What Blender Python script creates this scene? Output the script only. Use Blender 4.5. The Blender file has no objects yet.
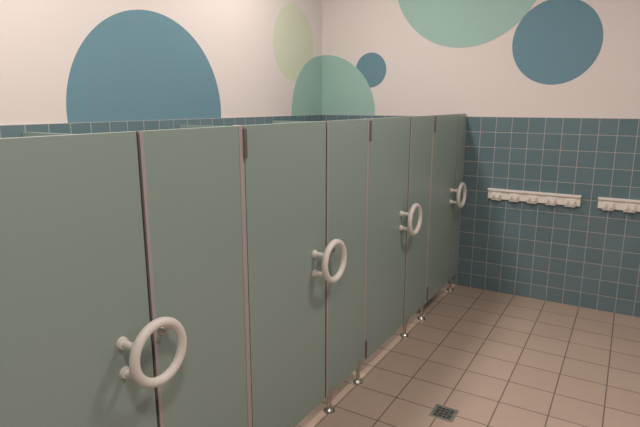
import bpy, bmesh, math
from mathutils import Vector, Matrix
S=bpy.context.scene
try:
    S.view_settings.view_transform='Standard'; S.view_settings.look='None'
except Exception: pass
COL=S.collection
# ------------------------------------------------------------ materials
def mat(name,col,rough=0.5,metal=0,noise=0.0,nscale=40,bump=0.0,spec=0.5,coat=0):
    m=bpy.data.materials.new(name);m.use_nodes=True
    nt=m.node_tree;b=nt.nodes['Principled BSDF']
    b.inputs['Base Color'].default_value=col;b.inputs['Roughness'].default_value=rough
    b.inputs['Metallic'].default_value=metal
    b.inputs['Specular IOR Level'].default_value=spec
    tc=nt.nodes.new('ShaderNodeTexCoord')
    n=nt.nodes.new('ShaderNodeTexNoise');n.inputs['Scale'].default_value=nscale;n.inputs['Detail'].default_value=4
    nt.links.new(tc.outputs['Object'],n.inputs['Vector'])
    mx=nt.nodes.new('ShaderNodeMix');mx.data_type='RGBA'
    mx.inputs[6].default_value=tuple(c*(1-noise) for c in col[:3])+(1,)
    mx.inputs[7].default_value=tuple(min(1,c*(1+noise)) for c in col[:3])+(1,)
    nt.links.new(n.outputs['Fac'],mx.inputs[0]);nt.links.new(mx.outputs[2],b.inputs['Base Color'])
    if bump:
        bp=nt.nodes.new('ShaderNodeBump');bp.inputs['Strength'].default_value=bump;bp.inputs['Distance'].default_value=0.002
        nt.links.new(n.outputs['Fac'],bp.inputs['Height']);nt.links.new(bp.outputs['Normal'],b.inputs['Normal'])
    return m
def tilemat(name,axes,w,h,ox,oy,c1,c2,grout,mortar,rough,mottle=0.06):
    m=bpy.data.materials.new(name);m.use_nodes=True
    nt=m.node_tree;b=nt.nodes['Principled BSDF'];L=nt.links.new;N=nt.nodes.new
    tc=N('ShaderNodeTexCoord');sp=N('ShaderNodeSeparateXYZ');L(tc.outputs['Object'],sp.inputs[0])
    a1=N('ShaderNodeMath');a1.operation='ADD';a1.inputs[1].default_value=ox;L(sp.outputs[axes[0]],a1.inputs[0])
    a2=N('ShaderNodeMath');a2.operation='ADD';a2.inputs[1].default_value=oy;L(sp.outputs[axes[1]],a2.inputs[0])
    cb=N('ShaderNodeCombineXYZ');L(a1.outputs[0],cb.inputs[0]);L(a2.outputs[0],cb.inputs[1])
    br=N('ShaderNodeTexBrick');br.offset=0;br.squash=1
    br.inputs['Scale'].default_value=1;br.inputs['Brick Width'].default_value=w;br.inputs['Row Height'].default_value=h
    br.inputs['Mortar Size'].default_value=mortar;br.inputs['Mortar Smooth'].default_value=0.15;br.inputs['Bias'].default_value=0
    br.inputs['Color1'].default_value=c1;br.inputs['Color2'].default_value=c2;br.inputs['Mortar'].default_value=grout
    L(cb.outputs[0],br.inputs['Vector'])
    n=N('ShaderNodeTexNoise');n.inputs['Scale'].default_value=5;n.inputs['Detail'].default_value=5;L(tc.outputs['Object'],n.inputs['Vector'])
    mp=N('ShaderNodeMapRange');mp.inputs[3].default_value=1-mottle;mp.inputs[4].default_value=1+mottle;L(n.outputs['Fac'],mp.inputs[0])
    hs=N('ShaderNodeHueSaturation');L(br.outputs['Color'],hs.inputs['Color']);L(mp.outputs[0],hs.inputs['Value'])
    L(hs.outputs['Color'],b.inputs['Base Color'])
    r=N('ShaderNodeMapRange');r.inputs[3].default_value=rough;r.inputs[4].default_value=0.8;L(br.outputs['Fac'],r.inputs[0]);L(r.outputs[0],b.inputs['Roughness'])
    inv=N('ShaderNodeMath');inv.operation='SUBTRACT';inv.inputs[0].default_value=1;L(br.outputs['Fac'],inv.inputs[1])
    bp=N('ShaderNodeBump');bp.inputs['Strength'].default_value=0.5;bp.inputs['Distance'].default_value=0.0015
    L(inv.outputs[0],bp.inputs['Height']);L(bp.outputs['Normal'],b.inputs['Normal'])
    return m
WT=0.125; FT=0.25; HT=1.498; YB=4.45; XL=-1.427
M_plaster=mat('plaster_paint',(0.74,0.685,0.665,1),0.85,noise=0.015,nscale=3,bump=0.03)
M_ceil=mat('ceiling_paint',(0.80,0.77,0.75,1),0.9,noise=0.01)
tc1,tc2,tg=(0.130,0.205,0.235,1),(0.150,0.226,0.256,1),(0.38,0.375,0.37,1)
M_tileB=tilemat('wall_tile_x',(0,2),WT,WT,10.0,-HT+WT*40,tc1,tc2,tg,0.0028,0.22)
M_tileL=tilemat('wall_tile_y',(1,2),WT,WT,10.0,-HT+WT*40,tc1,tc2,tg,0.0028,0.22)
M_floor=tilemat('floor_tile',(0,1),FT,FT,10.0,10.0-YB,(0.45,0.345,0.28,1),(0.48,0.37,0.303,1),(0.17,0.132,0.112,1),0.0036,0.34,0.05)
M_panel=mat('laminate_sage',(0.325,0.42,0.378,1),0.33,noise=0.03,nscale=160,spec=0.5)
M_edge=mat('laminate_edge',(0.03,0.03,0.03,1),0.6)
M_prof=mat('grey_profile',(0.47,0.425,0.40,1),0.4,noise=0.02)
M_white=mat('white_nylon',(0.84,0.80,0.75,1),0.42,noise=0.01)
M_hinge=mat('hinge_grey',(0.17,0.16,0.155,1),0.45)
M_steel=mat('stainless_steel',(0.62,0.60,0.57,1),0.28,metal=1,noise=0.03,nscale=90)
M_dark=mat('drain_dark',(0.02,0.02,0.02,1),0.7)
M_blue=mat('decal_blue',(0.140,0.275,0.345,1),0.7,noise=0.02,nscale=5)
M_teal=mat('decal_teal',(0.34,0.53,0.48,1),0.7,noise=0.02,nscale=5)
M_lime=mat('decal_lime',(0.63,0.69,0.54,1),0.7,noise=0.02,nscale=5)
# ------------------------------------------------------------ helpers
def obj(name,bm,m,parent=None,smooth=False):
    me=bpy.data.meshes.new(name);bmesh.ops.recalc_face_normals(bm,faces=bm.faces);bm.to_mesh(me);bm.free()
    if smooth:
        for p in me.polygons:p.use_smooth=True
    o=bpy.data.objects.new(name,me);COL.objects.link(o);me.materials.append(m)
    if parent:o.parent=parent
    return o
def box_bm(bm,lo,hi,bev=0):
    vs=bmesh.ops.create_cube(bm,size=1)['verts']
    for v in vs:
        v.co=Vector([(lo[i]+hi[i])/2+v.co[i]*(hi[i]-lo[i]) for i in range(3)])
    if bev:
        es=list({e for v in vs for e in v.link_edges})
        bmesh.ops.bevel(bm,geom=es,offset=bev,segments=2,affect='EDGES',profile=0.6)
def box(name,lo,hi,m,parent=None,bev=0):
    bm=bmesh.new();box_bm(bm,lo,hi,bev);return obj(name,bm,m,parent)
def cyl_bm(bm,p,q,r1,r2=None,seg=24):
    p=Vector(p);q=Vector(q);d=q-p
    M=Matrix.Translation((p+q)/2)@d.to_track_quat('Z','Y').to_matrix().to_4x4()
    bmesh.ops.create_cone(bm,cap_ends=True,segments=seg,radius1=r1,radius2=r1 if r2 is None else r2,depth=d.length,matrix=M)
def autosm(o,ang=40):
    for p in o.data.polygons:p.use_smooth=True
    try:o.data.set_sharp_from_angle(angle=math.radians(ang))
    except Exception:pass
def empty(name):
    e=bpy.data.objects.new(name,None);COL.objects.link(e);e.empty_display_size=0.1;return e
# ------------------------------------------------------------ shell
X0,X1,Y0,ZC=XL,2.75,-1.75,3.1
box('floor',(X0-.1,Y0-.1,-.1),(X1+.1,YB+.1,0),M_floor)
box('ceiling',(X0-.1,Y0-.1,ZC),(X1+.1,YB+.1,ZC+.1),M_ceil)
wl=box('wall_left',(X0-.1,Y0-.1,0),(X0,YB+.1,ZC),M_plaster)
wb=box('wall_back',(X0,YB,0),(X1,YB+.1,ZC),M_plaster)
wr=box('wall_right',(X1,Y0-.1,0),(X1+.1,YB+.1,ZC),M_plaster)
wf=box('wall_front',(X0,Y0-.1,0),(X1,Y0,ZC),M_plaster)
T=.008
box('tiled_dado',(X0,Y0,0),(X0+T,YB,HT),M_tileL,wl)
box('tiled_dado',(X0+T,YB-T,0),(X1-T,YB,HT),M_tileB,wb)
box('tiled_dado',(X1-T,Y0,0),(X1,YB,HT),M_tileL,wr)
box('tiled_dado',(X0+T,Y0,0),(X1-T,Y0+T,HT),M_tileB,wf)
# ------------------------------------------------------------ painted dots
def disc_pts(c,r,zmin,amin=None,amax=None,n=128):
    pts=[]
    for i in range(n):
        a=2*math.pi*i/n
        pts.append((c[0]+r*math.cos(a),c[1]+r*math.sin(a)))
    def clip(pts,axis,val,keep_gt):
        res=[]
        for i in range(len(pts)):
            p,q=pts[i],pts[(i+1)%len(pts)]
            ip=(p[axis]>=val)==keep_gt or p[axis]==val; iq=(q[axis]>=val)==keep_gt or q[axis]==val
            if ip:res.append(p)
            if ip!=iq:
                t=(val-p[axis])/(q[axis]-p[axis]);res.append(tuple(p[k]+t*(q[k]-p[k]) for k in range(2)))
        return res
    if zmin is not None:pts=clip(pts,1,zmin,True)
    if amin is not None:pts=clip(pts,0,amin,True)
    if amax is not None:pts=clip(pts,0,amax,False)
    return pts
def decal(name,wall,c,r,m,off=.001,parent=None,amin=None,amax=None):
    pts=disc_pts(c,r,HT,amin,amax)
    bm=bmesh.new()
    mk=(lambda a,z,o:(XL+o,a,z)) if wall=='L' else (lambda a,z,o:(a,YB-o,z))
    f=bm.faces.new([bm.verts.new(mk(a,z,off)) for a,z in pts])
    g=bmesh.ops.extrude_face_region(bm,geom=[f])
    dv=Vector(mk(0,0,0))-Vector(mk(0,0,off))
    bmesh.ops.translate(bm,verts=[v for v in g['geom'] if isinstance(v,bmesh.types.BMVert)],vec=dv)
    return obj(name,bm,m,parent)
decal('blue_wall_dot','L',(2.36,1.545),.62,M_blue)
decal('lime_wall_dot','L',(3.97,2.125),.32,M_lime)
e=empty('teal_corner_wall_dot')
decal('left_half','L',(YB,1.515),.535,M_teal,.002,e,amax=YB-.002)
decal('right_half','B',(XL+.02,1.505),.555,M_teal,.002,e,amin=XL+.002)
decal('blue_wall_dot','B',(-.905,1.905),.155,M_blue,.001)
decal('teal_wall_dot','B',(-.065,2.685),.625,M_teal,.002)
decal('blue_wall_dot','B',(.645,2.065),.317,M_blue,.001)
# ------------------------------------------------------------ cubicles
HD=1.523;ZB=.105;TH=.018
def torus_bm(bm,c,R,r,nu=64,nv=20):
    vs=[]
    for i in range(nu):
        a=2*math.pi*i/nu;row=[]
        for j in range(nv):
            b=2*math.pi*j/nv;rr=R+r*math.cos(b)
            row.append(bm.verts.new((c[0]+r*math.sin(b),c[1]+rr*math.cos(a),c[2]+rr*math.sin(a))))
        vs.append(row)
    for i in range(nu):
        for j in range(nv):
            bm.faces.new([vs[i][j],vs[(i+1)%nu][j],vs[(i+1)%nu][(j+1)%nv],vs[i][(j+1)%nv]])
HZ=.866;RX=.066
def make_door(y0,y1):
    p=box('cubicle_door',(-TH,y0,ZB),(0,y1,HD),M_panel,None,.0012)
    yr=y1-.028
    bm=bmesh.new();torus_bm(bm,(RX,yr,HZ),.092,.0152);o=obj('ring_handle',bm,M_white,p,True)
    bm=bmesh.new()
    for a in (150,212):
        a=math.radians(a);y=yr+.092*math.cos(a);z=HZ+.092*math.sin(a)
        cyl_bm(bm,(0.004,y,z),(RX,y,z),.0115)
        cyl_bm(bm,(0,y,z),(.012,y,z),.019,.017)
    autosm(obj('handle_posts',bm,M_white,p))
    box('edge_strip',(-TH-.001,y1-.001,ZB),(.0005,y1+.003,HD),M_edge,p)
    bm=bmesh.new()
    for z0,z1 in ((HD-.12,HD-.01),(ZB+.02,ZB+.13)):
        cyl_bm(bm,(.006,y0-.006,z0),(.006,y0-.006,z1),.0075)
        box_bm(bm,(0,y0-.004,z0+.005),(.003,y0+.012,z1-.005))
    autosm(obj('hinges',bm,M_hinge,p))
    return p
def make_fixed(y0,y1,feet,post_end=True):
    p=box('cubicle_front_panel',(-TH,y0,ZB),(0,y1,HD),M_panel,None,.0012)
    box('lock_side_profile',(-TH-.002,y0-.002,ZB),(.0015,y0+.011,HD),M_prof,p,.0008)
    box('gap_shade_strip',(-TH-.014,y0-.022,ZB),(-TH-.002,y0+.012,HD-.003),M_edge,p,.0008)  # dark door-stop strip added behind the see-through gap, standing in for its shade
    if post_end:
        box('hinge_post',(-TH-.01,y1-.012,ZB),(.003,y1+.013,HD+.001),M_prof,p,.002)
        box('hinge_seal',(-TH-.002,y1+.013,ZB),(.0005,y1+.018,HD-.001),M_edge,p)
    bm=bmesh.new();cyl_bm(bm,(0,y0+.035,HZ+.03),(.02,y0+.035,HZ+.03),.013,.011);cyl_bm(bm,(0,y0+.035,HZ+.03),(.004,y0+.035,HZ+.03),.019)
    autosm(obj('latch_knob',bm,M_steel,p))
    bm=bmesh.new()
    for yf in feet:
        cyl_bm(bm,(-.009,yf,0),(-.009,yf,.006),.032,.030)
        cyl_bm(bm,(-.009,yf,.006),(-.009,yf,.016),.022,.012)
        cyl_bm(bm,(-.009,yf,.006),(-.009,yf,ZB+.004),.0105)
        cyl_bm(bm,(-.009,yf,ZB-.03),(-.009,yf,ZB+.002),.0135)
        box_bm(bm,(-TH-.004,yf-.016,ZB-.006),(.004,yf+.016,ZB+.03),.001)
    autosm(obj('adjustable_feet',bm,M_steel,p))
    return p
P=1.065
starts=[1.498+P*k for k in range(-2,3)]
ends=[s+.606 for s in starts];ends[1]-=.014
for s,en in zip(starts,ends): make_door(s,en-.012)
y=starts[0]-P+.606
make_fixed(y,starts[0]-.02,[y+.04,starts[0]-.07])
for i,a in enumerate(ends):
    if i<4: make_fixed(a,starts[i+1]-.02,[a+.045,starts[i+1]-.075])
    else: make_fixed(a,YB-T-.006,[a+.05],False)
for s in [y+.02]+[x-.008 for x in starts]:
    o=box('cubicle_side_partition',(XL+T+.001,s-.009,ZB),(-TH-.0145,s+.009,1.462),M_panel,None,.001)
    bm=bmesh.new()
    for xf in (-.25,-1.2):
        cyl_bm(bm,(xf,s,0),(xf,s,.006),.03);cyl_bm(bm,(xf,s,.006),(xf,s,ZB+.002),.0095)
    autosm(obj('adjustable_feet',bm,M_steel,o))
# ------------------------------------------------------------ coat racks
def rack(xa,xb,zt=.895):
    yw=YB-T-.0015
    p=box('coat_rack',(xa,yw-.016,zt-.075),(xb,yw,zt),M_white,None,.003)
    box('top_ledge',(xa-.003,yw-.030,zt-.006),(xb+.003,yw,zt+.012),M_white,p,.003)
    bm=bmesh.new();n=5
    for i in range(n):
        x=xa+(xb-xa)*(i+.5)/n
        for dx in (-.024,.024):
            prof=[(-.014,-.022),(-.040,-.040),(-.054,-.042),(-.056,-.020),(-.066,-.020),(-.068,-.056),(-.040,-.058),(-.014,-.056)]
            vs=[]
            for sx in (-.008,.008):
                vs.append([bm.verts.new((x+dx+sx,yw+a,zt+b)) for a,b in prof])
            bm.faces.new(vs[0]);bm.faces.new(vs[1][::-1])
            for k in range(len(prof)):
                bm.faces.new([vs[0][k],vs[0][(k+1)%len(prof)],vs[1][(k+1)%len(prof)],vs[1][k]])
        box_bm(bm,(x-.038,yw-.024,zt-.085),(x+.038,yw-.001,zt-.02),.003)
    obj('hooks',bm,M_white,p)
    return p
rack(.225,.93);rack(1.05,1.755)
# ------------------------------------------------------------ drain
dx,dy=.525,2.44;h=.062
d=box('floor_drain',(dx-h,dy-h,0),(dx+h,dy+h,.0025),M_steel,None,.0008)
bm=bmesh.new()
for i in range(4):
    for j in range(4):
        if (i+j)%2==0: box_bm(bm,(dx-.044+i*.023,dy-.044+j*.023,.0022),(dx-.044+i*.023+.019,dy-.044+j*.023+.007,.0031)); box_bm(bm,(dx-.044+i*.023,dy-.034+j*.023,.0022),(dx-.044+i*.023+.019,dy-.028+j*.023,.0031))
        else: box_bm(bm,(dx-.044+i*.023,dy-.044+j*.023,.0022),(dx-.037+i*.023,dy-.044+j*.023+.019,.0031)); box_bm(bm,(dx-.034+i*.023,dy-.044+j*.023,.0022),(dx-.027+i*.023,dy-.044+j*.023+.019,.0031))
obj('slots',bm,M_dark,d)
# ------------------------------------------------------------ lights
M_diff=bpy.data.materials.new('lamp_diffuser');M_diff.use_nodes=True
b=M_diff.node_tree.nodes['Principled BSDF'];b.inputs['Emission Color'].default_value=(1,.92,.86,1);b.inputs['Emission Strength'].default_value=2
b.inputs['Base Color'].default_value=(.9,.88,.85,1)
def lamp(x,y,w,size=.34):
    bm=bmesh.new();cyl_bm(bm,(x,y,ZC-.03),(x,y,ZC),size/2+.02,seg=48);p=obj('ceiling_light',bm,M_white)
    bm=bmesh.new();cyl_bm(bm,(x,y,ZC-.034),(x,y,ZC-.03),size/2,seg=48);obj('diffuser',bm,M_diff,p)
    l=bpy.data.lights.new('bulb','AREA');l.shape='DISK';l.size=size;l.energy=w;l.color=(1,.885,.815)
    o=bpy.data.objects.new('bulb',l);COL.objects.link(o);o.location=(x,y,ZC-.04);o.parent=p
for y in (3.1,1.3,-.6): lamp(-.52,y,24)
for y in (2.4,0.2): lamp(1.25,y,24)
w=bpy.data.worlds.new('W');S.world=w;w.use_nodes=True
w.node_tree.nodes['Background'].inputs[0].default_value=(.5,.5,.5,1);w.node_tree.nodes['Background'].inputs[1].default_value=.1
# ------------------------------------------------------------ camera
f,yaw,pitch,roll,cx=516,.5405,.209,.000757,1.223
F=Vector((-math.sin(yaw)*math.cos(pitch),math.cos(yaw)*math.cos(pitch),-math.sin(pitch)))
R=Vector((math.cos(yaw),math.sin(yaw),0));U=R.cross(F)
R2=math.cos(roll)*R+math.sin(roll)*U;U2=-math.sin(roll)*R+math.cos(roll)*U
cd=bpy.data.cameras.new('camera');cd.sensor_width=36;cd.lens=36*f/640;cd.clip_start=.02
co=bpy.data.objects.new('camera',cd);COL.objects.link(co)
Mx=Matrix((R2,U2,-F)).transposed().to_4x4();Mx.translation=Vector((cx,0,1.6));co.matrix_world=Mx
S.camera=co
